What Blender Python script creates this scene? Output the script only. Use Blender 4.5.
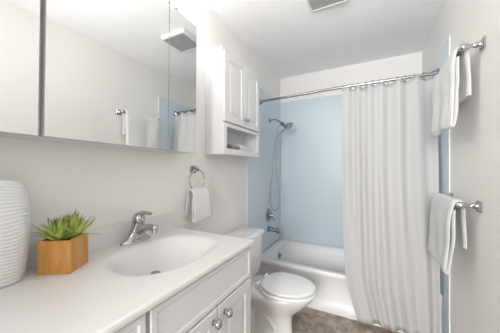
import bpy, bmesh, math, random
from mathutils import Vector, Matrix, noise
random.seed(7)
for o in list(bpy.data.objects): bpy.data.objects.remove(o)
SC = bpy.context.scene
COL = SC.collection
PI = math.pi

# ------------------------------------------------------------------ camera
F = 230.0
cam = bpy.data.cameras.new('camera'); camo = bpy.data.objects.new('camera', cam); COL.objects.link(camo)
cam.sensor_width = 36; cam.lens = F/500*36; cam.shift_y = 3.5/500; cam.clip_start = .01
camo.location = (1.05, 0, 1.24); camo.rotation_euler = (PI/2, 0, math.atan(120/F))
SC.camera = camo
# ------------------------------------------------------------------ world, light, exposure
w = bpy.data.worlds.new('world'); SC.world = w; w.use_nodes = True
w.node_tree.nodes['Background'].inputs[0].default_value = (1, .98, .96, 1)
w.node_tree.nodes['Background'].inputs[1].default_value = .6
SC.view_settings.view_transform = 'Standard'; SC.view_settings.look = 'None'
SC.view_settings.gamma = 1; SC.view_settings.use_curve_mapping = False
SC.view_settings.exposure = 0.46
def area(name, loc, rot, sx, sy, power, col):
    l = bpy.data.lights.new(name, 'AREA'); l.shape = 'RECTANGLE'; l.size = sx; l.size_y = sy; l.energy = power; l.color = col
    o = bpy.data.objects.new(name, l); COL.objects.link(o); o.location = loc; o.rotation_euler = rot
    return o
DOOR_FILL_POWER = 97
BULB = 19
area('doorway_fill', (.92, -2.3, 1.75), (PI/2, 0, 0), .95, 1.2, DOOR_FILL_POWER, (1, .99, .975))  # unseen fill light, added beyond the doorway to brighten the room
H_CEIL = 2.445
BOUNCE = 3.0
bf = area('added_bounce_fill', (1.0, -.30, 1.50), (0, 0, 0), .25, .25, BOUNCE, (1, .99, .98))   # added fill lamp, aimed at the ceiling to brighten the far end
bf.rotation_euler = (Vector((.85, 1.0, H_CEIL))-bf.location).to_track_quat('-Z', 'Y').to_euler(); bf.data.spread = math.radians(75)

# ------------------------------------------------------------------ materials
def mat(name, col, rough=.5, metal=0, spec=.5, var=0, vscale=8, bump=0, bscale=80, coat=0, trans=0, sss=0):
    m = bpy.data.materials.new(name); m.use_nodes = True
    nt = m.node_tree; b = nt.nodes['Principled BSDF']
    b.inputs['Base Color'].default_value = (*col, 1); b.inputs['Roughness'].default_value = rough
    b.inputs['Metallic'].default_value = metal; b.inputs['Specular IOR Level'].default_value = spec
    b.inputs['Coat Weight'].default_value = coat; b.inputs['Coat Roughness'].default_value = .08
    tc = nt.nodes.new('ShaderNodeTexCoord')
    if var:
        n = nt.nodes.new('ShaderNodeTexNoise'); n.inputs['Scale'].default_value = vscale; n.inputs['Detail'].default_value = 4
        nt.links.new(tc.outputs['Object'], n.inputs['Vector'])
        mx = nt.nodes.new('ShaderNodeMix'); mx.data_type = 'RGBA'
        mx.inputs[6].default_value = (*[max(0, c*(1-var)) for c in col], 1); mx.inputs[7].default_value = (*[min(1, c*(1+var)) for c in col], 1)
        nt.links.new(n.outputs['Fac'], mx.inputs[0]); nt.links.new(mx.outputs[2], b.inputs['Base Color'])
    if bump:
        n = nt.nodes.new('ShaderNodeTexNoise'); n.inputs['Scale'].default_value = bscale; n.inputs['Detail'].default_value = 3
        nt.links.new(tc.outputs['Object'], n.inputs['Vector'])
        bp = nt.nodes.new('ShaderNodeBump'); bp.inputs['Strength'].default_value = bump; bp.inputs['Distance'].default_value = .003
        nt.links.new(n.outputs['Fac'], bp.inputs['Height']); nt.links.new(bp.outputs['Normal'], b.inputs['Normal'])
    return m
def s2l(r, g, b):
    f = lambda v: (v/255/12.92 if v/255 <= .04045 else ((v/255+.055)/1.055)**2.4)
    return (f(r), f(g), f(b))
M = {}
M['wall'] = mat('wall_paint', s2l(240, 238, 235), .6, var=.012, bump=.08, bscale=160)
M['ceil'] = mat('ceiling_paint', s2l(250, 250, 250), .75, var=.01, bump=.1, bscale=120)
M['cab'] = mat('cabinet_white', s2l(232, 232, 233), .38, var=.008)
M['vanity'] = mat('vanity_pale_grey_paint', s2l(217, 217, 219), .4, var=.008)
M['counter'] = mat('cultured_marble', s2l(224, 223, 222), .25, var=.012, vscale=3)
M['porc'] = mat('porcelain', s2l(246, 246, 245), .12, coat=.4)
M['tub'] = mat('tub_enamel', s2l(240, 240, 240), .34, coat=0)
M['blue'] = mat('surround_pale_blue', s2l(213, 227, 237), .3, var=.01, vscale=2)
M['edge'] = mat('surround_edge', s2l(226, 234, 240), .35)
M['chrome'] = mat('chrome', (.52, .52, .53), .1, 1)
M['nickel'] = mat('satin_chrome', (.40, .40, .42), .25, 1)
M['hose'] = mat('grey_metal_hose', (.36, .37, .38), .5, .4)
M['dark'] = mat('dark_gap', (.06, .06, .06), .6)
M['mirror'] = mat('mirror_silver', (.79, .80, .80), .0, 1)
M['mframe'] = mat('mirror_edge_grey', s2l(190, 188, 191), .4)
M['towel'] = mat('white_terry', s2l(236, 236, 235), .95, spec=.1, bump=.9, bscale=420)
M['towelg'] = mat('pale_terry', s2l(230, 231, 230), .95, spec=.1, bump=.9, bscale=420)
M['vase'] = mat('matte_white_ceramic', s2l(232, 234, 236), .35)
M['soil'] = mat('potting_soil', (.05, .035, .025), .95, bump=.8, bscale=200)
M['plastic'] = mat('fan_white_plastic', s2l(228, 228, 228), .45)
M['grille'] = mat('fan_grille_shaded', s2l(168, 168, 168), .5)  # white grille greyed: shade on its underside put into the colour
M['brushwood'] = mat('brush_wood', s2l(140, 100, 62), .5, var=.15, vscale=30)
M['bristle'] = mat('brush_bristle_grey', s2l(150, 150, 150), .6, var=.3, vscale=120)
M['rubber'] = mat('dark_grey_rubber', s2l(90, 90, 92), .5)  # plain dark grey, for the shower holder and faucet collar
M['trimw'] = mat('trim_white', s2l(238, 238, 236), .4)

def wood():
    m = bpy.data.materials.new('light_oak'); m.use_nodes = True; nt = m.node_tree; b = nt.nodes['Principled BSDF']
    b.inputs['Roughness'].default_value = .5
    tc = nt.nodes.new('ShaderNodeTexCoord'); mp = nt.nodes.new('ShaderNodeMapping'); mp.inputs['Scale'].default_value = (40, 40, 5)
    n = nt.nodes.new('ShaderNodeTexNoise'); n.inputs['Scale'].default_value = 1.6; n.inputs['Detail'].default_value = 5; n.inputs['Distortion'].default_value = .4
    r = nt.nodes.new('ShaderNodeValToRGB'); r.color_ramp.elements[0].position = .3; r.color_ramp.elements[1].position = .75
    r.color_ramp.elements[0].color = (*s2l(190, 130, 62), 1); r.color_ramp.elements[1].color = (*s2l(216, 160, 88), 1)
    nt.links.new(tc.outputs['Object'], mp.inputs['Vector']); nt.links.new(mp.outputs['Vector'], n.inputs['Vector'])
    nt.links.new(n.outputs['Fac'], r.inputs['Fac']); nt.links.new(r.outputs['Color'], b.inputs['Base Color'])
    return m
M['wood'] = wood()
def leafmat():
    m = bpy.data.materials.new('succulent_leaf'); m.use_nodes = True; nt = m.node_tree; b = nt.nodes['Principled BSDF']
    b.inputs['Roughness'].default_value = .45
    at = nt.nodes.new('ShaderNodeAttribute'); at.attribute_name = 'leaf_tone'
    r = nt.nodes.new('ShaderNodeValToRGB')
    e = r.color_ramp.elements; e[0].position = 0; e[0].color = (*s2l(222, 228, 140), 1); e[1].position = 1.0; e[1].color = (*s2l(92, 62, 52), 1)
    k = e.new(.3); k.color = (*s2l(206, 218, 118), 1); k = e.new(.8); k.color = (*s2l(160, 178, 92), 1)
    nt.links.new(at.outputs['Fac'], r.inputs['Fac']); nt.links.new(r.outputs['Color'], b.inputs['Base Color'])
    return m
M['leaf'] = leafmat()
def floormat():
    m = bpy.data.materials.new('brown_stone_vinyl'); m.use_nodes = True; nt = m.node_tree; b = nt.nodes['Principled BSDF']
    b.inputs['Roughness'].default_value = .42
    tc = nt.nodes.new('ShaderNodeTexCoord')
    n1 = nt.nodes.new('ShaderNodeTexNoise'); n1.inputs['Scale'].default_value = 13; n1.inputs['Detail'].default_value = 8; n1.inputs['Roughness'].default_value = .65
    n1.inputs['Distortion'].default_value = .6
    r = nt.nodes.new('ShaderNodeValToRGB'); e = r.color_ramp.elements
    e[0].position = .28; e[0].color = (*s2l(112, 96, 84), 1); e[1].position = .74; e[1].color = (*s2l(210, 196, 184), 1)
    k = e.new(.5); k.color = (*s2l(162, 146, 133), 1)
    bk = nt.nodes.new('ShaderNodeTexBrick'); bk.inputs['Scale'].default_value = 1; bk.offset = 0; bk.inputs['Brick Width'].default_value = .305
    bk.inputs['Row Height'].default_value = .305; bk.inputs['Mortar Size'].default_value = .003
    bk.inputs['Color1'].default_value = (1, 1, 1, 1); bk.inputs['Color2'].default_value = (.9, .9, .9, 1); bk.inputs['Mortar'].default_value = (.85, .84, .83, 1)
    mp = nt.nodes.new('ShaderNodeMapping'); mp.inputs['Location'].default_value = (.1, .07, 0)
    mx = nt.nodes.new('ShaderNodeMix'); mx.data_type = 'RGBA'; mx.blend_type = 'MULTIPLY'; mx.inputs[0].default_value = 1
    L = nt.links.new
    L(tc.outputs['Object'], n1.inputs['Vector']); L(n1.outputs['Fac'], r.inputs['Fac']); L(tc.outputs['Object'], mp.inputs['Vector'])
    L(mp.outputs['Vector'], bk.inputs['Vector']); L(r.outputs['Color'], mx.inputs[6]); L(bk.outputs['Color'], mx.inputs[7]); L(mx.outputs[2], b.inputs['Base Color'])
    return m
M['floor'] = floormat()
def globemat():
    m = bpy.data.materials.new('lit_frosted_glass'); m.use_nodes = True; b = m.node_tree.nodes['Principled BSDF']
    b.inputs['Base Color'].default_value = (.95, .95, .93, 1); b.inputs['Emission Color'].default_value = (1, .985, .95, 1)
    b.inputs['Emission Strength'].default_value = BULB
    return m
M['globe'] = globemat()
def curtainmat():
    m = bpy.data.materials.new('white_curtain_cloth'); m.use_nodes = True; nt = m.node_tree
    b = nt.nodes['Principled BSDF']; b.inputs['Base Color'].default_value = (*s2l(212, 212, 212), 1); b.inputs['Roughness'].default_value = .7
    b.inputs['Specular IOR Level'].default_value = .2
    t = nt.nodes.new('ShaderNodeBsdfTranslucent'); t.inputs[0].default_value = (*s2l(212, 212, 212), 1)
    mx = nt.nodes.new('ShaderNodeMixShader'); mx.inputs[0].default_value = .22
    nt.links.new(b.outputs[0], mx.inputs[1]); nt.links.new(t.outputs[0], mx.inputs[2])
    nt.links.new(mx.outputs[0], nt.nodes['Material Output'].inputs[0])
    return m
M['curtain'] = curtainmat()

# ------------------------------------------------------------------ helpers
def link(name, bm, m, parent=None, smooth=False, loc=None, bev=0, angle=40):
    me = bpy.data.meshes.new(name)
    bmesh.ops.recalc_face_normals(bm, faces=bm.faces)
    bm.to_mesh(me); bm.free(); me.materials.append(m)
    o = bpy.data.objects.new(name, me); COL.objects.link(o)
    if smooth:
        for p in me.polygons: p.use_smooth = True
        me.set_sharp_from_angle(angle=math.radians(angle))
    if parent: o.parent = parent
    if loc: o.location = loc
    if bev:
        b = o.modifiers.new('bevel', 'BEVEL'); b.width = bev; b.segments = 2; b.limit_method = 'ANGLE'; b.angle_limit = .6
    return o
def thing(name, label, cat, loc=(0, 0, 0), rotz=0, group=None):
    o = bpy.data.objects.new(name, None); COL.objects.link(o); o.empty_display_size = .05
    o.location = loc; o.rotation_euler = (0, 0, rotz)
    return tag(o, label, cat, group)
def tag(o, label, cat, group=None):
    o['label'] = label; o['category'] = cat
    if group: o['group'] = group
    return o
def box(bm, a, b):
    x0, y0, z0 = a; x1, y1, z1 = b
    v = [bm.verts.new(p) for p in ((x0,y0,z0),(x1,y0,z0),(x1,y1,z0),(x0,y1,z0),(x0,y0,z1),(x1,y0,z1),(x1,y1,z1),(x0,y1,z1))]
    for f in ((3,2,1,0),(4,5,6,7),(0,1,5,4),(1,2,6,5),(2,3,7,6),(3,0,4,7)): bm.faces.new([v[i] for i in f])
def boxm(a, b):
    bm = bmesh.new(); box(bm, a, b); return bm
def loft(bm, rings, cap0=True, cap1=True, closed=True):
    R = [[bm.verts.new(p) for p in r] for r in rings]
    n = len(R[0])
    for i in range(len(R)-1):
        for j in range(n if closed else n-1):
            bm.faces.new((R[i][j], R[i][(j+1) % n], R[i+1][(j+1) % n], R[i+1][j]))
    if cap0: bm.faces.new(R[0][::-1])
    if cap1: bm.faces.new(R[-1])
    return R
def frame(d):
    d = Vector(d).normalized(); u = d.orthogonal().normalized(); return d, u, d.cross(u)
def lathe(bm, prof, origin, axis, n=24):
    """prof: list of (distance along axis, radius)."""
    d, u, v = frame(axis); o = Vector(origin)
    loft(bm, [[o + d*h + (u*math.cos(2*PI*k/n) + v*math.sin(2*PI*k/n))*max(r, 1e-4) for k in range(n)] for h, r in prof])
def spline(pts, k=8):
    P = [Vector(p) for p in pts]; out = []
    for i in range(len(P)-1):
        p0 = P[max(i-1, 0)]; p1 = P[i]; p2 = P[i+1]; p3 = P[min(i+2, len(P)-1)]
        for j in range(k):
            t = j/k
            out.append(.5*((2*p1) + (p2-p0)*t + (2*p0-5*p1+4*p2-p3)*t*t + (3*p1-p0-3*p2+p3)*t**3))
    out.append(P[-1]); return out
def tube(bm, pts, rad, n=12, closed=False):
    P = [Vector(p) for p in pts]; N = len(P); rings = []
    up = None
    for i in range(N):
        d = (P[(i+1) % N]-P[i-1]) if closed else (P[min(i+1, N-1)]-P[max(i-1, 0)])
        d.normalize()
        if up is None: up = d.orthogonal().normalized()
        up = (up - d*up.dot(d)).normalized(); v = d.cross(up)
        r = rad[i] if isinstance(rad, (list, tuple)) else rad
        rings.append([P[i] + (up*math.cos(2*PI*k/n) + v*math.sin(2*PI*k/n))*r for k in range(n)])
    if closed:
        rings.append(rings[0]); loft(bm, rings, False, False); bmesh.ops.remove_doubles(bm, verts=bm.verts, dist=1e-6)
    else: loft(bm, rings)
def rrect(x0, x1, y0, y1, r, z, n=6):
    out = []
    for cx, cy, a in ((x1-r, y1-r, 0), (x0+r, y1-r, PI/2), (x0+r, y0+r, PI), (x1-r, y0+r, 1.5*PI)):
        for k in range(n+1):
            t = a + PI/2*k/n; out.append((cx+r*math.cos(t), cy+r*math.sin(t), z))
    return out
def panel_front(bm, x, y0, y1, z0, z1, t=.018, stile=.05, depth=.006, raised=True):
    """Cabinet door or drawer front in a plane of constant x (faces +x): frame, bevelled recess, raised centre."""
    def ring(i, xx): return [(xx, y0+i, z0+i), (xx, y1-i, z0+i), (xx, y1-i, z1-i), (xx, y0+i, z1-i)]
    r = [ring(0, x), ring(0, x+t-.003), ring(.003, x+t), ring(stile, x+t), ring(stile+.006, x+t-depth)]
    if raised: r += [ring(stile+.014, x+t-depth), ring(stile+.036, x+t-.001)]
    loft(bm, r)
def struct(name, bm, m, **k):
    o = link(name, bm, m, **k); o['kind'] = 'structure'; return o

# ------------------------------------------------------------------ room shell
W, D, H, Y0 = 1.52, 2.88, 2.445, -.75
struct('floor', boxm((-.12, -2.6, -.1), (W+.12, D+.12, 0)), M['floor'])
struct('ceiling', boxm((-.12, Y0-.12, H), (W+.12, D+.12, H+.1)), M['ceil'])
struct('wall_left', boxm((-.12, Y0-.12, 0), (0, D+.12, H)), M['wall'])
struct('wall_right', boxm((W, Y0-.12, 0), (W+.12, D+.12, H)), M['wall'])
struct('wall_back', boxm((0, D, 0), (W, D+.12, H)), M['wall'])
bm = bmesh.new(); box(bm, (0, Y0-.12, 0), (.64, Y0, H)); box(bm, (1.48, Y0-.12, 0), (W, Y0, H)); box(bm, (.64, Y0-.12, 2.08), (1.48, Y0, H))
struct('wall_front', bm, M['wall'])
# white strip along the foot of the tub
struct('trim_1', boxm((.02, 2.082, 0), (W-.012, 2.0995, .02)), M['trimw'], bev=.004)

# ------------------------------------------------------------------ tub surround
TX = thing('shower_surround', 'pale blue smooth shower wall panels around the bathtub alcove', 'shower surround', (0, D, .34))
def spanel(a, b):
    o = link('panel', boxm(tuple(p-q for p, q in zip(a, (0, D, .34))), tuple(p-q for p, q in zip(b, (0, D, .34)))), M['blue'], TX, bev=.002); return o
SZ = 2.128
spanel((.0005, 1.955, .34), (.006, D-.0005, SZ))
spanel((.006, D-.006, .34), (W-.006, D-.0005, SZ))
spanel((W-.006, 1.965, .0), (W-.0005, D-.0005, SZ))
for p in ((.0005, 1.945, .0, .0075), (W-.0075, 1.955, .0, W-.0005)):
    bm = bmesh.new(); box(bm, (p[0], p[1]-D, -.34), (p[3], p[1]+.0105-D, SZ-.34)); link('edge_strip', bm, M['edge'], TX)

# ------------------------------------------------------------------ bathtub
tub = thing('bathtub', 'white alcove bathtub with plain apron, behind the shower curtain', 'bathtub', (.76, 2.49, 0))
def T(r): return [(x-.76, y-2.49, z) for x, y, z in r]
X0, X1, TY0, TY1, TH = .0075, W-.0075, 2.10, D-.007, .343
rings = [rrect(X0, X1, TY0, TY1, .012, 0), rrect(X0, X1, TY0, TY1, .012, .058), rrect(X0, X1, TY0+.014, TY1, .012, .072),
         rrect(X0, X1, TY0+.014, TY1, .012, .285), rrect(X0, X1, TY0+.003, TY1, .014, .30), rrect(X0, X1, TY0, TY1, .015, .328),
         rrect(X0+.004, X1-.004, TY0+.006, TY1-.002, .015, TH-.003), rrect(X0+.012, X1-.012, TY0+.018, TY1-.006, .015, TH),
         rrect(X0+.10, X1-.10, TY0+.075, TY1-.05, .10, TH-.004), rrect(X0+.112, X1-.112, TY0+.088, TY1-.062, .105, TH-.014),
         rrect(X0+.125, X1-.15, TY0+.10, TY1-.075, .11, .25), rrect(X0+.145, X1-.22, TY0+.115, TY1-.09, .12, .12),
         rrect(X0+.19, X1-.30, TY0+.16, TY1-.13, .12, .075), rrect(X0+.25, X1-.38, TY0+.22, TY1-.19, .10, .07)]
bm = bmesh.new(); loft(bm, [T(r) for r in rings]); link('shell', bm, M['tub'], tub, smooth=True, angle=50)
bm = bmesh.new(); lathe(bm, [(0, .036), (.006, .036), (.010, .030), (.011, .012), (.02, .012), (.022, .008)], (.131-.76, 2.48-2.49, .262), (1, 0, .15)); 
tube(bm, [(.15-.76, -.01, .262), (.16-.76, -.01, .29)], .005); link('overflow_plate', bm, M['nickel'], tub, smooth=True)

# ------------------------------------------------------------------ shower fittings on the left end wall
sh = thing('hand_shower', 'chrome hand shower on a wall arm with a looped metal hose', 'shower head', (.0064, 2.50, 1.822))
bm = bmesh.new(); lathe(bm, [(0, .03), (.004, .03), (.012, .022), (.016, .012)], (0, 0, 0), (1, 0, 0)); link('flange', bm, M['nickel'], sh, smooth=True)
bm = bmesh.new(); tube(bm, spline([(.01, 0, 0), (.06, 0, .004), (.105, 0, -.012), (.15, 0, -.05)], 6), .0095); link('shower_arm', bm, M['nickel'], sh, smooth=True)
bm = bmesh.new(); lathe(bm, [(0, .013), (.005, .019), (.045, .02), (.055, .014), (.08, .016), (.10, .012)], (.135, 0, -.038), (.85, 0, -.75)); link('holder', bm, M['rubber'], sh, smooth=True)
bm = bmesh.new(); lathe(bm, [(-.03, .012), (-.012, .022), (0, .046), (.012, .05), (.02, .046), (.021, .02)], (.232, .0, -.08), (.62, -.05, -.78)); link('spray_head', bm, M['nickel'], sh, smooth=True)
bm = bmesh.new(); tube(bm, spline([(.25, 0, -.085), (.205, -.006, -.11), (.16, -.010, -.14), (.112, -.012, -.18)], 6), [.012]*12+[.010]*7, 10); link('handle', bm, M['nickel'], sh, smooth=True)
bm = bmesh.new()
hp = [(.112, -.012, -.18), (.085, -.012, -.26), (.078, -.006, -.45), (.082, 0, -.64), (.112, .0, -.82), (.126, .0, -.93), (.105, 0, -1.02), (.06, 0, -1.05), (.016, 0, -1.01), (.008, 0, -.90), (.018, .0, -.75), (.035, 0, -.6), (.055, 0, -.40), (.066, .004, -.28), (.085, .006, -.17), (.11, 0, -.09), (.14, 0, -.055)]
tube(bm, spline(hp, 10), .0065, 8); link('hose', bm, M['hose'], sh, smooth=True)
va = thing('shower_valve', 'round metal shower mixer valve on the blue panel above the tub spout', 'shower valve', (.0064, 2.47, .715))
bm = bmesh.new(); lathe(bm, [(0, .078), (.005, .078), (.012, .068), (.018, .04), (.019, .025)], (0, 0, 0), (1, 0, 0), 32); link('escutcheon', bm, M['nickel'], va, smooth=True)
bm = bmesh.new(); lathe(bm, [(.015, .026), (.05, .024), (.058, .02), (.06, .008)], (0, 0, 0), (1, 0, 0)); tube(bm, [(.045, 0, 0), (.052, .012, -.03), (.058, .02, -.062)], [.011, .010, .008]); link('handle', bm, M['nickel'], va, smooth=True)
ts = thing('tub_spout', 'metal bath spout with pull-up knob under the round valve', 'bath spout', (.0090, 2.455, .562))
bm = bmesh.new(); lathe(bm, [(0, .034), (.01, .034), (.014, .026), (.08, .024), (.115, .024), (.132, .022), (.138, .012)], (0, 0, 0), (1, 0, -.06)); tube(bm, [(.118, 0, -.012), (.12, 0, -.04)], [.019, .017]); link('spout', bm, M['nickel'], ts, smooth=True)
bm = bmesh.new(); lathe(bm, [(0, .005), (.018, .005), (.02, .009), (.028, .009), (.03, .004)], (.112, 0, .014), (0, 0, 1), 16); link('diverter_knob', bm, M['nickel'], ts, smooth=True)

# ------------------------------------------------------------------ vanity cabinet
VX, VY0, VY1, VT = .522, -.10, .985, .883
van = thing('vanity_cabinet', 'pale grey painted bathroom vanity cabinet under the white sink top', 'cabinet', (0, 0, 0))
bm = bmesh.new()
box(bm, (.002, VY0, .0), (VX, VY0+.018, VT)); box(bm, (.002, VY1-.018, 0), (VX, VY1, VT)); box(bm, (.002, VY0+.018, .10), (VX-.02, VY1-.018, .118))
box(bm, (.002, VY0+.018, .118), (.012, VY1-.018, VT)); box(bm, (.002, .395, .118), (VX-.02, .413, VT-.1))
box(bm, (VX-.08, VY0+.018, 0), (VX-.065, VY1-.018, .10))
for a, b in (((VY0+.018), .403), (.403, VY1-.018)): pass
# face frame
for y0, y1 in ((VY0+.018, VY0+.05), (.385, .43), (VY1-.05, VY1-.018), (.70, .73)): box(bm, (VX-.02, y0, .10), (VX, y1, .8679))
for z0, z1 in ((.10, .14), (.705, .745), (VT-.04, .868)): box(bm, (VX-.0199, VY0+.018, z0), (VX-.0002, VY1-.018, z1))
link('carcass', bm, M['vanity'], van, bev=.0015)
bm = bmesh.new(); panel_front(bm, VX+.0005, .414, .984, .731, .874, .019, .018, .004, False); link('false_drawer_front', bm, M['vanity'], van)
def knob(parent, x, y, z):
    bm = bmesh.new(); lathe(bm, [(0, .011), (.003, .011), (.005, .006), (.012, .006), (.016, .0125), (.020, .016), (.025, .0172), (.030, .0155), (.034, .0105), (.036, .004), (.0362, .0005)], (x, y, z), (1, 0, 0), 20)
    return link('knob', bm, M['chrome'], parent, smooth=True)
for y0, y1, ky in ((.414, .711, .683), (.716, .984, .757)):
    bm = bmesh.new(); panel_front(bm, VX+.0005, y0, y1, .112, .723, .019, .05, .007); d = link('door', bm, M['vanity'], van)
    knob(d, VX+.0195, ky, .683)
for z0, z1 in ((.731, .874), (.515, .723), (.315, .507), (.112, .307)):
    bm = bmesh.new(); panel_front(bm, VX+.0005, VY0+.003, .400, z0, z1, .019, .018, .004, False); d = link('drawer', bm, M['vanity'], van)
    knob(d, VX+.0195, .15, (z0+z1)/2)

# ------------------------------------------------------------------ vanity top with moulded basin
top = thing('bathroom_sink', 'white cultured marble sink top with moulded oval basin on the grey vanity', 'sink', (0, 0, 0))
CZ = .905; CXF = .556; CY0, CY1 = -.12, .996
BX, BY, BA, BB = .303, .688, .164, .222
def basin_z(x, y):
    ux, uy = (x-BX)/BA, (y-BY)/BB
    q = (abs(ux)**2.6 + abs(uy)**2.6)**(1/2.6)
    if q >= 1: 
        return CZ - .003*max(0, 1-(q-1)/.06)**2
    # deeper towards the wall, where the drain is
    e = 1-q
    t = min(1, e/.62); sm = t*t*(3-2*t)
    return CZ - .003 - (.112 + .018*(-ux))*(.75*sm + .25*min(1, e*1.8)) 
bm = bmesh.new()
xs = [.0225 + (CXF-.006-.0225)*i/72 for i in range(73)]; ys = [CY0+.004 + (CY1-.010-CY0)*j/150 for j in range(151)]
G = [[bm.verts.new((x, y, basin_z(x, y))) for y in ys] for x in xs]
for i in range(72):
    for j in range(150): bm.faces.new((G[i][j], G[i+1][j], G[i+1][j+1], G[i][j+1]))
# rounded outer edges and underside
per = [G[72][j] for j in range(151)] + [G[i][150] for i in range(71, -1, -1)]
def outw(v, dx, dz):
    x, y, z = v.co; nx = dx if abs(x-xs[-1]) < 1e-5 else 0; ny = dx if abs(y-ys[-1]) < 1e-5 else 0
    return bm.verts.new((x+nx, y+ny, CZ+dz))
prev = per
for dx, dz in ((.004, -.0015), (.006, -.006), (.006, -.016), (.004, -.021)):
    cur = [outw(v, dx, dz) for v in per]
    for k in range(len(per)-1): bm.faces.new((prev[k], cur[k], cur[k+1], prev[k+1]))
    prev = cur
o = link('countertop', bm, M['counter'], top, smooth=True, angle=70)
bm = boxm((.004, CY0+.004, CZ-.019), (.0224, CY1-.004, CZ)); link('rear_ledge', bm, M['counter'], top)
bm = bmesh.new(); loft(bm, [[(.0006, y, CZ), (.026, y, CZ), (.022, y, CZ+.005), (.019, y, CZ+.012), (.016, y, CZ+.077), (.014, y, CZ+.081), (.010, y, CZ+.083), (.0006, y, CZ+.083)] for y in (CY0+.004, CY1-.010)])
link('backsplash', bm, M['counter'], top, smooth=True, angle=60)
dz = basin_z(.225, .69)
bm = bmesh.new(); lathe(bm, [(-.004, .026), (.004, .026), (.006, .022), (.003, .018), (.004, .016), (.010, .015), (.012, .006)], (.225, .69, dz), (.0, 0, 1), 28); link('drain', bm, M['nickel'], top, smooth=True)
bm = boxm((.05, CY0+.05, CZ-.024), (.07, CY0+.07, CZ-.0215)); bm.free()

# ------------------------------------------------------------------ faucet
fa = thing('faucet', 'chrome single lever faucet at the back edge of the basin', 'faucet', (.075, .712, CZ+.0005))
def ell(cx, cy, a, b, z, n=28, tilt=0, p=2.0):
    out = []
    for k in range(n):
        t = 2*PI*k/n; cc, ss = math.cos(t), math.sin(t)
        x = a*math.copysign(abs(cc)**(2/p), cc); y = b*math.copysign(abs(ss)**(2/p), ss)
        out.append((cx+x, cy+y, z + tilt*x))
    return out
bm = bmesh.new(); loft(bm, [ell(0, 0, .028, .079, 0), ell(0, 0, .028, .079, .005), ell(0, 0, .026, .074, .010), ell(.0, 0, .023, .055, .016), ell(0, 0, .02, .036, .028)])
link('base_plate', bm, M['chrome'], fa, smooth=True)
bm = bmesh.new(); loft(bm, [ell(0, 0, .026, .066, .012), ell(.002, 0, .026, .050, .024), ell(.005, 0, .027, .039, .042), ell(.010, 0, .028, .031, .065, tilt=.05), ell(.014, 0, .028, .029, .083, tilt=.0), ell(.016, 0, .028, .028, .094, tilt=-.1)])
link('body', bm, M['chrome'], fa, smooth=True)
bm = bmesh.new(); P = spline([(.01, 0, .042), (.045, 0, .064), (.085, 0, .076), (.118, 0, .077), (.132, 0, .068)], 6)
rg = []
for i, p in enumerate(P):
    q = i/(len(P)-1); a = .022-.008*q; b = .018-.006*q
    d = (P[min(i+1, len(P)-1)]-P[max(i-1, 0)]).normalized(); n_ = Vector((-d.z, 0, d.x))
    rg.append([p + Vector((0, 1, 0))*a*math.cos(2*PI*k/16) + n_*b*math.sin(2*PI*k/16) for k in range(16)])
loft(bm, rg); lathe(bm, [(0, .012), (.018, .0115), (.02, .009)], (.122, 0, .072), (.1, 0, -1), 16)
link('spout', bm, M['chrome'], fa, smooth=True)
bm = bmesh.new()
lathe(bm, [(0, .0265), (.012, .0285), (.024, .0265), (.034, .019), (.039, .008)], (.017, 0, .098), (.2, 0, 1), 24)
P = spline([(.005, 0, .118), (.035, 0, .134), (.065, 0, .139), (.095, 0, .136)], 6); rg = []
for i, p in enumerate(P):
    q = i/(len(P)-1); a = .019-.006*q; b = .014-.008*q
    rg.append([p + Vector((0, a*math.cos(2*PI*k/14), b*math.sin(2*PI*k/14))) for k in range(14)])
loft(bm, rg); link('lever_handle', bm, M['chrome'], fa, smooth=True)
bm = bmesh.new(); lathe(bm, [(0, .027), (.004, .027)], (.0165, 0, .0955), (.1, 0, 1), 24); link('collar', bm, M['rubber'], fa, smooth=True)

# ------------------------------------------------------------------ vase and potted plant on the counter
bm = bmesh.new(); rings = []
NV = 110
for i in range(NV+1):
    q = i/NV; z = .31*q
    prof = .80 + .2*math.sin(min(1, q*1.5+.12)*PI*.5) if q < .6 else 1.0 - .17*((q-.6)/.4)**1.6
    rip = .0011*math.sin(q*2*PI*29)
    ring = []
    for k in range(64):
        t = 2*PI*k/64
        ca, sa = math.cos(t), math.sin(t)
        a = .060*prof + rip; b = .098*prof + rip
        x = a*math.copysign(abs(ca)**.9, ca); y = b*math.copysign(abs(sa)**.85, sa)
        # pinched ridge at the two narrow ends
        ridge = max(0, abs(sa)-.93)/.07
        y += math.copysign(.006*ridge, sa)*(1 if q < .93 else .2)
        zz = z + (.0035*math.sin(t*3+q*9) if .03 < q < .97 else 0) + (.012*(sa)*-1*max(0, q-.8)/.2 if q > .8 else 0)
        ring.append((x, y, zz))
    rings.append(ring)
def shrink(r, f, dz): return [(x*f, y*f, z+dz) for x, y, z in r]
rings = [shrink(rings[0], .9, 0)] + [[(x, y, max(z, .004)) for x, y, z in rings[0]]] + rings[1:] + [shrink(rings[-1], .94, .0), shrink(rings[-1], .88, -.02), shrink(rings[-1], .8, -.12)]
VZ = link('vase', bm, M['vase']) if False else None
loft(bm, rings); vase = link('vase', bm, M['vase'], smooth=True, angle=60, loc=(.078, .226, CZ+.0003), )
tag(vase, 'tall white ribbed ceramic vase at the left end of the counter', 'vase')

pl = thing('potted_plant', 'spiky green succulent in a square light wooden pot on the counter', 'plant', (.1265, .4025, CZ+.0004), math.radians(33.5)+0)
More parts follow.
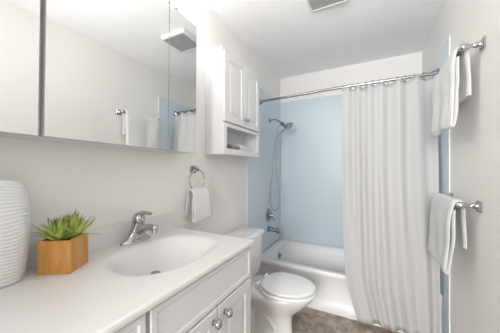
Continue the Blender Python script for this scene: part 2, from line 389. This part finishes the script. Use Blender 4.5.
# local frame: +x along the left visible face; the corner towards the camera
HB = .049
bm = bmesh.new()
def sq(s, z): return [(-s, -s, z), (s, -s, z), (s, s, z), (-s, s, z)]
loft(bm, [sq(HB, 0), sq(HB, .107), sq(HB-.009, .107), sq(HB-.009, .092)]); link('pot', bm, M['wood'], pl, bev=.0012)
bm = bmesh.new(); loft(bm, [sq(HB-.0095, .06), sq(HB-.0095, .098)]); link('soil', bm, M['soil'], pl)
bm = bmesh.new(); lay = bm.verts.layers.float.new('leaf_tone')
def leaf(base, az, el, L, wd, curl):
    d0 = Vector((math.cos(az)*math.cos(el), math.sin(az)*math.cos(el), math.sin(el))); side = Vector((-math.sin(az), math.cos(az), 0))
    rg = []; tones = []
    for i in range(8):
        q = i/7; e2 = el + curl*q*q; p = Vector(base) + Vector((math.cos(az)*math.cos(e2), math.sin(az)*math.cos(e2), math.sin(e2)))*L*q
        up = Vector((-math.cos(az)*math.sin(e2), -math.sin(az)*math.sin(e2), math.cos(e2)))
        w_ = wd*(math.sin(PI*min(1, .25+q*.55))**.8)*(1-q**2.2)+.0004; th = w_*.32
        rg.append([p-side*w_+up*th*.8, p-up*th, p+side*w_+up*th*.8, p+up*th*.25]); tones.append(q)
    R = loft(bm, rg)
    t0 = random.uniform(-.08, .12)
    for r, q in zip(R, tones):
        for v in r: v[lay] = min(1, max(0, q*.95+t0))
def rosette(cx, cy, cz, n, Lm, wd):
    for k in range(n):
        q = k/n; az = k*2.39996 + random.uniform(-.2, .2); el = math.radians(14 + 70*q**.95) + random.uniform(-.12, .12)
        leaf((cx+.006*math.cos(az), cy+.006*math.sin(az), cz+.010*q), az, el, Lm*random.uniform(.8, 1.1)*(1-.2*q), wd*random.uniform(.85, 1.1), random.uniform(-.1, .3))
rosette(-.008, -.014, .100, 42, .088, .0098); rosette(.018, .018, .104, 34, .092, .0088); rosette(-.02, .014, .100, 22, .08, .008)
fo = link('foliage', bm, M['leaf'], pl, smooth=True, angle=60)

# ------------------------------------------------------------------ mirror cabinet
MX, MZ0, MZ1, MY1 = .15, 1.339, 2.083, 1.042
mc = thing('mirror_cabinet', 'wide three-panel mirrored medicine cabinet on the left wall above the sink', 'mirror cabinet', (0, .45, MZ0+.005)); mc.rotation_euler = (-.0125, 0, 0)
def R_(a): return (a[0], a[1]-.45, a[2]-MZ0)
bm = boxm(R_((.001, -.10, MZ0+.001)), R_((MX-.028, MY1-.003, MZ1-.001))); link('carcass', bm, M['plastic'], mc, bev=.001)
for y0, y1, xf in ((-.1, .328, MX-.010), (.338, .834, MX), (.837, MY1, MX)):
    bm = boxm(R_((MX-.027, y0, MZ0)), R_((xf-.0008, y1, MZ1))); d = link('mirror_door', bm, M['mframe'], mc)
    bm = bmesh.new(); a = R_((xf-.0008, y0+.0012, MZ0+.0012)); b = R_((xf, y1-.0012, MZ1-.0012))
    box(bm, a, b); link('mirror_glass', bm, M['mirror'], d)

# ------------------------------------------------------------------ vanity light above the mirror
vl = thing('vanity_light', 'chrome vanity light bar with glowing globes above the mirror cabinet', 'wall light', (0, .60, 2.215))
bm = boxm((.001, -.36, -.055), (.03, .43, .055)); link('back_plate', bm, M['chrome'], vl, bev=.006)
for y in (-.285, -.06, .165, .39):
    bm = bmesh.new(); lathe(bm, [(0, .028), (.02, .028), (.034, .024)], (.029, y, 0), (1, 0, 0)); s_ = link('socket', bm, M['chrome'], vl, smooth=True)
    bm = bmesh.new(); bmesh.ops.create_uvsphere(bm, u_segments=24, v_segments=14, radius=.05, matrix=Matrix.Translation((.108, y, 0))); link('globe', bm, M['globe'], s_, smooth=True)

# ------------------------------------------------------------------ wall cabinet over the toilet
WC = thing('wall_cabinet', 'white two-door wall cabinet with open bottom shelf above the toilet', 'cabinet', (0, 1.61, 1.352))
cy0, cy1, cz0, cz1, cd = 1.315, 1.885, 1.352, 2.10, .147
def L_(a): return (a[0], a[1]-1.61, a[2]-1.352)
bm = bmesh.new()
for a, b in (((.001, cy0, cz0), (cd, cy0+.016, cz1)), ((.001, cy1-.016, cz0), (cd, cy1, cz1)), ((.001, cy0+.016, cz1-.016), (cd, cy1-.016, cz1)),
             ((.001, cy0+.016, cz0), (cd, cy1-.016, cz0+.016)), ((.001, cy0+.016, 1.562), (cd, cy1-.016, 1.576)), ((.001, cy0+.016, cz0+.016), (.008, cy1-.016, cz1-.016)),
             ((cd, cy0, cz0), (cd+.016, cy0+.036, 1.572)), ((cd, cy1-.036, cz0), (cd+.016, cy1, 1.572)), ((cd, cy0+.036, cz0), (cd+.016, cy1-.036, cz0+.042)), ((cd, cy0+.036, 1.545), (cd+.016, cy1-.036, 1.572))):
    box(bm, L_(a), L_(b))
link('carcass', bm, M['cab'], WC, bev=.0012)
bm = bmesh.new(); box(bm, L_((.008, cy0+.016, cz0+.016)), L_((cd, cy1-.016, cz0+.040))); link('shelf_board', bm, M['cab'], WC)
ym = (cy0+cy1)/2+.01
for y0, y1, ky in ((cy0+.006, ym-.0015, ym-.02), (ym+.0015, cy1-.006, ym+.02)):
    a, b = L_((cd+.0005, y0, 1.580)), L_((0, y1, cz1-.03))
    bm = bmesh.new(); panel_front(bm, a[0], a[1], b[1], a[2], b[2], .018, .048, .007); d = link('door', bm, M['cab'], WC)
    k = L_((cd+.0185, ky, 1.638)); bm = bmesh.new(); box(bm, (k[0], k[1]-.004, k[2]-.004), (k[0]+.012, k[1]+.004, k[2]+.004)); box(bm, (k[0]+.011, k[1]-.012, k[2]-.012), (k[0]+.022, k[1]+.012, k[2]+.012))
    link('knob', bm, M['nickel'], d, bev=.002)
# things on the open shelf
SHZ = cz0+.0402
br = thing('hair_brush', 'brown wooden brush with grey bristles lying on the open cabinet shelf', 'brush', (.12, 1.43, SHZ), 0)
bm = bmesh.new(); loft(bm, [[(.018*math.cos(2*PI*k/12), y, .021+.018*math.sin(2*PI*k/12)) for k in range(12)] for y in (-.088, .03)]); link('handle', bm, M['brushwood'], br, smooth=True, bev=.003)
bm = bmesh.new(); loft(bm, [[(r*math.cos(2*PI*k/14), y, .0215+r*.85*math.sin(2*PI*k/14)) for k in range(14)] for y, r in ((.03, .017), (.04, .022), (.14, .022), (.155, .014))]); link('bristle_head', bm, M['bristle'], br, smooth=True)
bm = bmesh.new()
rg = []
for i in range(25):
    q = i/24; y = 1.555 + .26*q; h = .052*math.sin(PI*min(1, .25+q*.75))**.6+.004
    rg.append([(.085+.05*math.copysign(abs(math.cos(t))**.6, math.cos(t)), y, SHZ + h*.5 + h*.5*math.copysign(abs(math.sin(t))**.6, math.sin(t))) for t in [2*PI*k/24 for k in range(24)]])
loft(bm, rg); tag(link('folded_cloth', bm, M['towel'], smooth=True), 'small folded white cloth on the open shelf of the wall cabinet', 'towel')

# ------------------------------------------------------------------ towel cloth builder
def cloth_bar(bm, path, y0, y1, th, amp, seed, ny=28, skew=0, wave=0):
    """path: (x, z) centre line of the sheet; swept along y with soft irregularity."""
    P = spline([(x, 0, z) for x, z in path], 7); n = len(P); prof = []
    for sgn in (1, -1):
        rngi = range(n) if sgn == 1 else range(n-1, -1, -1)
        for i in rngi:
            d = (P[min(i+1, n-1)]-P[max(i-1, 0)]).normalized(); nn = Vector((-d.z, 0, d.x))
            prof.append((P[i]+nn*sgn*th/2, i/(n-1), P[i]))
    ztop = max(p.z for p in P)
    rg = []
    for j in range(ny+1):
        q = j/ny; q = q if 1 < j < ny-1 else ((.012, .035)[j] if j < 2 else 1-(.012, .035)[ny-j]) if 0 < j < ny else q
        y = y0+(y1-y0)*q; r = []
        edge = 1 - .55*max(0, 1-min(q, 1-q)/.03)**2
        k_ = math.sqrt(max(0, 1-(1-min(1, min(j, ny-j)/1.6))**2))*.8+.2
        for p_, s, c0 in prof:
            p = c0 + (p_-c0)*k_
            hang = min(1, (ztop-p.z)/.15)
            nz = noise.noise(Vector((y*7+seed, s*4, seed*1.7)))*amp*hang
            nx = noise.noise(Vector((y*9+seed, p.z*6, 3.1+seed)))*amp*hang*.7
            r.append((p.x+nx+wave*hang*math.sin(y*55+s*2), y + skew*(ztop-p.z)*(0.5-q) + noise.noise(Vector((p.z*9, s*3, seed)))*amp*.6, p.z+nz))
        rg.append(r)
    loft(bm, rg)

# towel ring and hand towel on the left wall
tr = thing('towel_ring', 'chrome towel ring on the left wall between mirror and wall cabinet', 'towel ring', (.0, 1.182, 1.243))
bm = bmesh.new(); box(bm, (.001, -.022, -.025), (.008, .022, .025)); lathe(bm, [(.007, .012), (.03, .011), (.038, .015), (.046, .014), (.05, .006)], (0, 0, 0), (1, 0, 0), 18); link('mount', bm, M['nickel'], tr, smooth=True, angle=30)
bm = bmesh.new(); tube(bm, [(.042, .072*math.sin(2*PI*k/48), -.073+.072*math.cos(2*PI*k/48)) for k in range(48)], .0045, 10, True); link('ring', bm, M['chrome'], tr, smooth=True)
bm = bmesh.new()
zr = 1.243-.148
cloth_bar(bm, [(.070, zr-.03), (.066, zr-.12), (.068, zr-.168), (.080, zr-.175), (.086, zr-.16), (.078, zr-.05), (.062, zr+.010), (.042, zr+.020), (.024, zr+.006), (.016, zr-.06), (.014, zr-.145)], 1.110, 1.265, .011, .008, 2.3, 20, skew=-.12)
tag(link('hand_towel', bm, M['towel'], smooth=True, angle=60), 'small white hand towel hanging through the towel ring on the left wall', 'towel')

# ------------------------------------------------------------------ towel bars and towels on the right wall
def towel_bar(z, label, ynear):
    t = thing('towel_bar', label, 'towel bar', (W, ynear, z), 0, None)
    for y in (0, .43):
        bm = bmesh.new(); box(bm, (-.008, y-.026, -.026), (-.0012, y+.026, .026)); box(bm, (-.013, y-.019, -.019), (-.008, y+.019, .019))
        lathe(bm, [(.012, .013), (.02, .011), (.026, .015), (.032, .0105), (.046, .0095), (.054, .013), (.062, .0165), (.072, .0175), (.082, .0165), (.09, .011), (.092, .003)], (0, y, 0), (-1, 0, 0), 20)
        link('bracket', bm, M['chrome'], t, smooth=True, angle=35)
    bm = bmesh.new(); tube(bm, [(-.072, .0, 0), (-.072, .43, 0)], .0085, 14); link('bar', bm, M['chrome'], t, smooth=True)
    return t
BXW = W-.072
towel_bar(1.828, 'upper chrome towel bar on the right wall near the shower rod', 1.452)
towel_bar(1.066, 'lower chrome towel bar on the right wall beneath another bar', 1.488)
def bar_towel(z, y0, y1, front, back, mt, label, seed, lean=0.0, wave=.0):
    bm = bmesh.new(); x = BXW
    cloth_bar(bm, [(x-.014, z-.03), (x-.016, z-front*.5), (x-.022-lean*.6, z-front+.05), (x-.030-lean, z-front+.006), (x-.040-lean, z-front+.02), (x-.036-lean*.7, z-front+.08), (x-.033-lean*.4, z-front*.5), (x-.031, z-.06), (x-.018, z+.006), (x, z+.0165), (x+.017, z+.003), (x+.025, z-.07), (x+.029, z-back*.6), (x+.030, z-back)], y0, y1, .0155, .014, seed, 32, skew=.05, wave=wave)
    return tag(link('bath_towel', bm, mt, smooth=True, angle=60), label, 'towel')
bar_towel(1.828, 1.472, 1.875, .37, .225, M['towel'], 'white towel folded over the upper bar beside the shower rod end', 4.1)
bar_towel(1.066, 1.505, 1.92, .365, .22, M['towelg'], 'thick pale towel folded over the lower bar on the right wall', 8.4, .012)

# ------------------------------------------------------------------ toilet
TYC = 1.62
to = thing('toilet', 'white two-piece toilet with closed lid between vanity and bathtub', 'toilet', (0, TYC, 0))
def egg(x0, x1, hw, z, n=40, blunt=.0):
    cx = x0 + (x1-x0)*.42; out = []
    for k in range(n):
        t = 2*PI*k/n; c_, s_ = math.cos(t), math.sin(t)
        L = (x1-cx) if c_ > 0 else (cx-x0)
        pw = 1.0 if c_ > 0 else .8
        out.append((cx + L*math.copysign(abs(c_)**pw, c_), hw*math.copysign(abs(s_)**.95, s_), z))
    return out
bm = bmesh.new()
loft(bm, [egg(.17, .565, .112, 0), egg(.17, .563, .110, .02), egg(.175, .548, .10, .05), egg(.18, .545, .096, .13), egg(.18, .555, .10, .19), egg(.18, .59, .115, .225), egg(.19, .64, .138, .27),
          egg(.20, .675, .158, .31), egg(.21, .696, .165, .335), egg(.22, .702, .167, .350), egg(.228, .694, .160, .358)])
# rear shelf under the tank
loft(bm, [rrect(.035, .30, -.105, .105, .03, z) for z in (.0, .24)] + [rrect(.03, .33, -.145, .145, .04, .31), rrect(.03, .33, -.15, .15, .04, .343), rrect(.035, .325, -.145, .145, .04, .349)])
# moulded trapway curves on both sides
for s in (-1, 1):
    tube(bm, spline([(.44, s*.062, .10), (.38, s*.075, .19), (.31, s*.085, .225), (.25, s*.085, .17), (.22, s*.085, .08), (.17, s*.08, .03)], 6), .030, 12)
link('bowl', bm, M['porc'], to, smooth=True, angle=55)
def slab(x0, x1, hw, z0, z1, rd):
    bm = bmesh.new(); loft(bm, [egg(x0+rd, x1-rd, hw-rd, z0), egg(x0, x1, hw, z0+rd*.7), egg(x0, x1, hw, z1-rd), egg(x0+rd*.5, x1-rd*.5, hw-rd*.5, z1-rd*.3), egg(x0+rd*1.6, x1-rd*1.6, hw-rd*1.6, z1)]); return bm
link('seat', slab(.318, .722, .180, .3665, .386, .005), M['porc'], to, smooth=True, angle=60)
link('lid', slab(.330, .714, .171, .396, .412, .0045), M['porc'], to, smooth=True, angle=60)
for y in (-.075, .075):
    bm = bmesh.new(); box(bm, (.290, y-.02, .3585), (.316, y+.02, .380)); h_ = link('hinge', bm, M['porc'], to, bev=.004)
    bm = bmesh.new(); tube(bm, [(.308, y-.026, .392), (.308, y+.026, .392)], .0115, 14); link('hinge_cap', bm, M['porc'], h_, smooth=True)
bm = bmesh.new(); loft(bm, [rrect(.03, .195, -.20, .20, .03, .365), rrect(.022, .21, -.215, .215, .035, .43), rrect(.015, .222, -.225, .225, .035, .685)]); link('tank', bm, M['porc'], to, smooth=True, angle=50)
bm = bmesh.new(); loft(bm, [rrect(.012, .226, -.228, .228, .035, .686), rrect(.008, .240, -.234, .234, .04, .694), rrect(.008, .240, -.234, .234, .04, .710), rrect(.012, .234, -.228, .228, .04, .72), rrect(.03, .21, -.21, .21, .04, .725)]); link('tank_lid', bm, M['porc'], to, smooth=True, angle=50)
bm = bmesh.new(); lathe(bm, [(0, .012), (.01, .012), (.012, .006)], (.222, -.16, .64), (1, 0, 0), 16); tube(bm, [(.232, -.16, .64), (.236, -.10, .632)], [.006, .008]); link('flush_lever', bm, M['chrome'], to, smooth=True)

# ------------------------------------------------------------------ shower rod, curtain and rings
RY, RZ = 2.22, 1.98
rod = thing('shower_rod', 'chrome shower curtain rod spanning the alcove from wall to wall', 'curtain rod', (0, RY, RZ))
bm = bmesh.new(); tube(bm, [(.008, 0, -.012), (.3, 0, -.006), (.76, 0, .004), (1.2, 0, .004), (W-.008, 0, 0)], .0125, 16); link('rod', bm, M['nickel'], rod, smooth=True)
for x, d, z in ((.0065, 1, -.012), (W-.0065, -1, 0)):
    bm = bmesh.new(); lathe(bm, [(0, .034), (.006, .034), (.012, .028), (.03, .018), (.04, .0155)], (x, 0, z), (d, 0, 0), 24); link('end_flange', bm, M['nickel'], rod, smooth=True)
bm = bmesh.new()
NX, NZ = 280, 46
ZT, ZB = 1.962, .028
# uneven pleats: (place along the curtain 0..1, ridge +1 or valley -1)
KN = [(0, .1), (.07, 1), (.145, -.8), (.20, .9), (.255, -1), (.325, 1), (.40, -.5), (.455, .8), (.535, -1.1), (.645, 1), (.72, -.7), (.82, 1.1), (.92, -1), (1.0, .5)]
KB = [(0, .3), (.10, .9), (.19, .9), (.26, -.8), (.33, .4), (.39, -.7), (.47, .9), (.57, -.9), (.68, 1.0), (.78, -.5), (.87, .8), (.95, -.9), (1.0, .2)]
def fold(K, s):
    for (a, u), (b, v) in zip(K, K[1:]):
        if s <= b:
            t = (s-a)/(b-a); return u + (v-u)*(t*t*(3-2*t))
    return K[-1][1]
Gd = []
for j in range(NZ+1):
    q = j/NZ; row = []
    yc = RY - .010 + (2.05-RY)*q**.8
    for i in range(NX+1):
        s = i/NX
        xl = .825 + .07*q**2.5 + .07*max(0, (q-.8)/.2)**1.5; xr = 1.498 - .01*q
        m2 = min(1, max(0, (q-.35)/.5)); m2 = m2*m2*(3-2*m2)
        fo_ = fold(KN, s)*(1-m2) + fold(KB, s)*m2
        amp = .0155 + .006*q
        y = yc - amp*fo_ + .010*q*noise.noise(Vector((s*5, q*2.5, 9))) + .0025*noise.noise(Vector((s*22, q*3, 4)))
        x = xl + (xr-xl)*s
        z = ZT + (ZB-ZT)*q
        if q > .9: z += .03*(q-.9)/.1*noise.noise(Vector((s*6, 2.2, 0)))
        z += .014*fo_*max(0, 1-q/.06)
        row.append(bm.verts.new((x, min(y, 2.262), z)))
    Gd.append(row)
for j in range(NZ):
    for i in range(NX): bm.faces.new((Gd[j][i], Gd[j][i+1], Gd[j+1][i+1], Gd[j+1][i]))
cu = link('shower_curtain', bm, M['curtain'], smooth=True, angle=180)
m_ = cu.modifiers.new('thick', 'SOLIDIFY'); m_.thickness = .0016; m_.offset = 0
tag(cu, 'white pleated cloth shower curtain drawn to the right, hanging to the floor', 'shower curtain')
ringme = None
for k in range(12):
    s = (k+.25)/12; x = .838 + (1.478-.838)*k/11
    bm = bmesh.new() if ringme is None else None
    if ringme is None:
        tube(bm, [(0, .021*math.cos(2*PI*a/20), -.010+.026*math.sin(2*PI*a/20)) for a in range(20)], .0022, 8, True)
        for a in (.5, 0, -.5): bmesh.ops.create_uvsphere(bm, u_segments=10, v_segments=6, radius=.005, matrix=Matrix.Translation((0, .021*math.sin(a), -.010+.027*math.cos(a))))
        r_ = link('curtain_ring', bm, M['chrome'], smooth=True); ringme = r_
    else:
        r_ = ringme.copy(); COL.objects.link(r_)
    r_.location = (x, RY, RZ+.002); r_.rotation_euler = (0, 0, .35*math.sin(k*2.1))
    tag(r_, 'chrome ring carrying the white shower curtain on the rod', 'curtain ring', 'curtain rings along the shower rod')

# ------------------------------------------------------------------ ceiling exhaust fan
fan = thing('exhaust_fan', 'square white exhaust fan grille on the ceiling', 'exhaust fan', (.79, 1.60, H))
bm = bmesh.new(); loft(bm, [rrect(-.138, .138, -.138, .138, .02, -.001), rrect(-.138, .138, -.138, .138, .02, -.012), rrect(-.132, .132, -.132, .132, .018, -.032), rrect(-.119, .119, -.119, .119, .013, -.034), rrect(-.116, .116, -.116, .116, .013, -.026)])
link('cover', bm, M['plastic'], fan, smooth=True, angle=30)
bm = bmesh.new()
for k in range(14): box(bm, (-.114, -.113+k*.0164, -.0325), (.114, -.113+k*.0164+.009, -.0265))
link('grille', bm, M['grille'], fan)
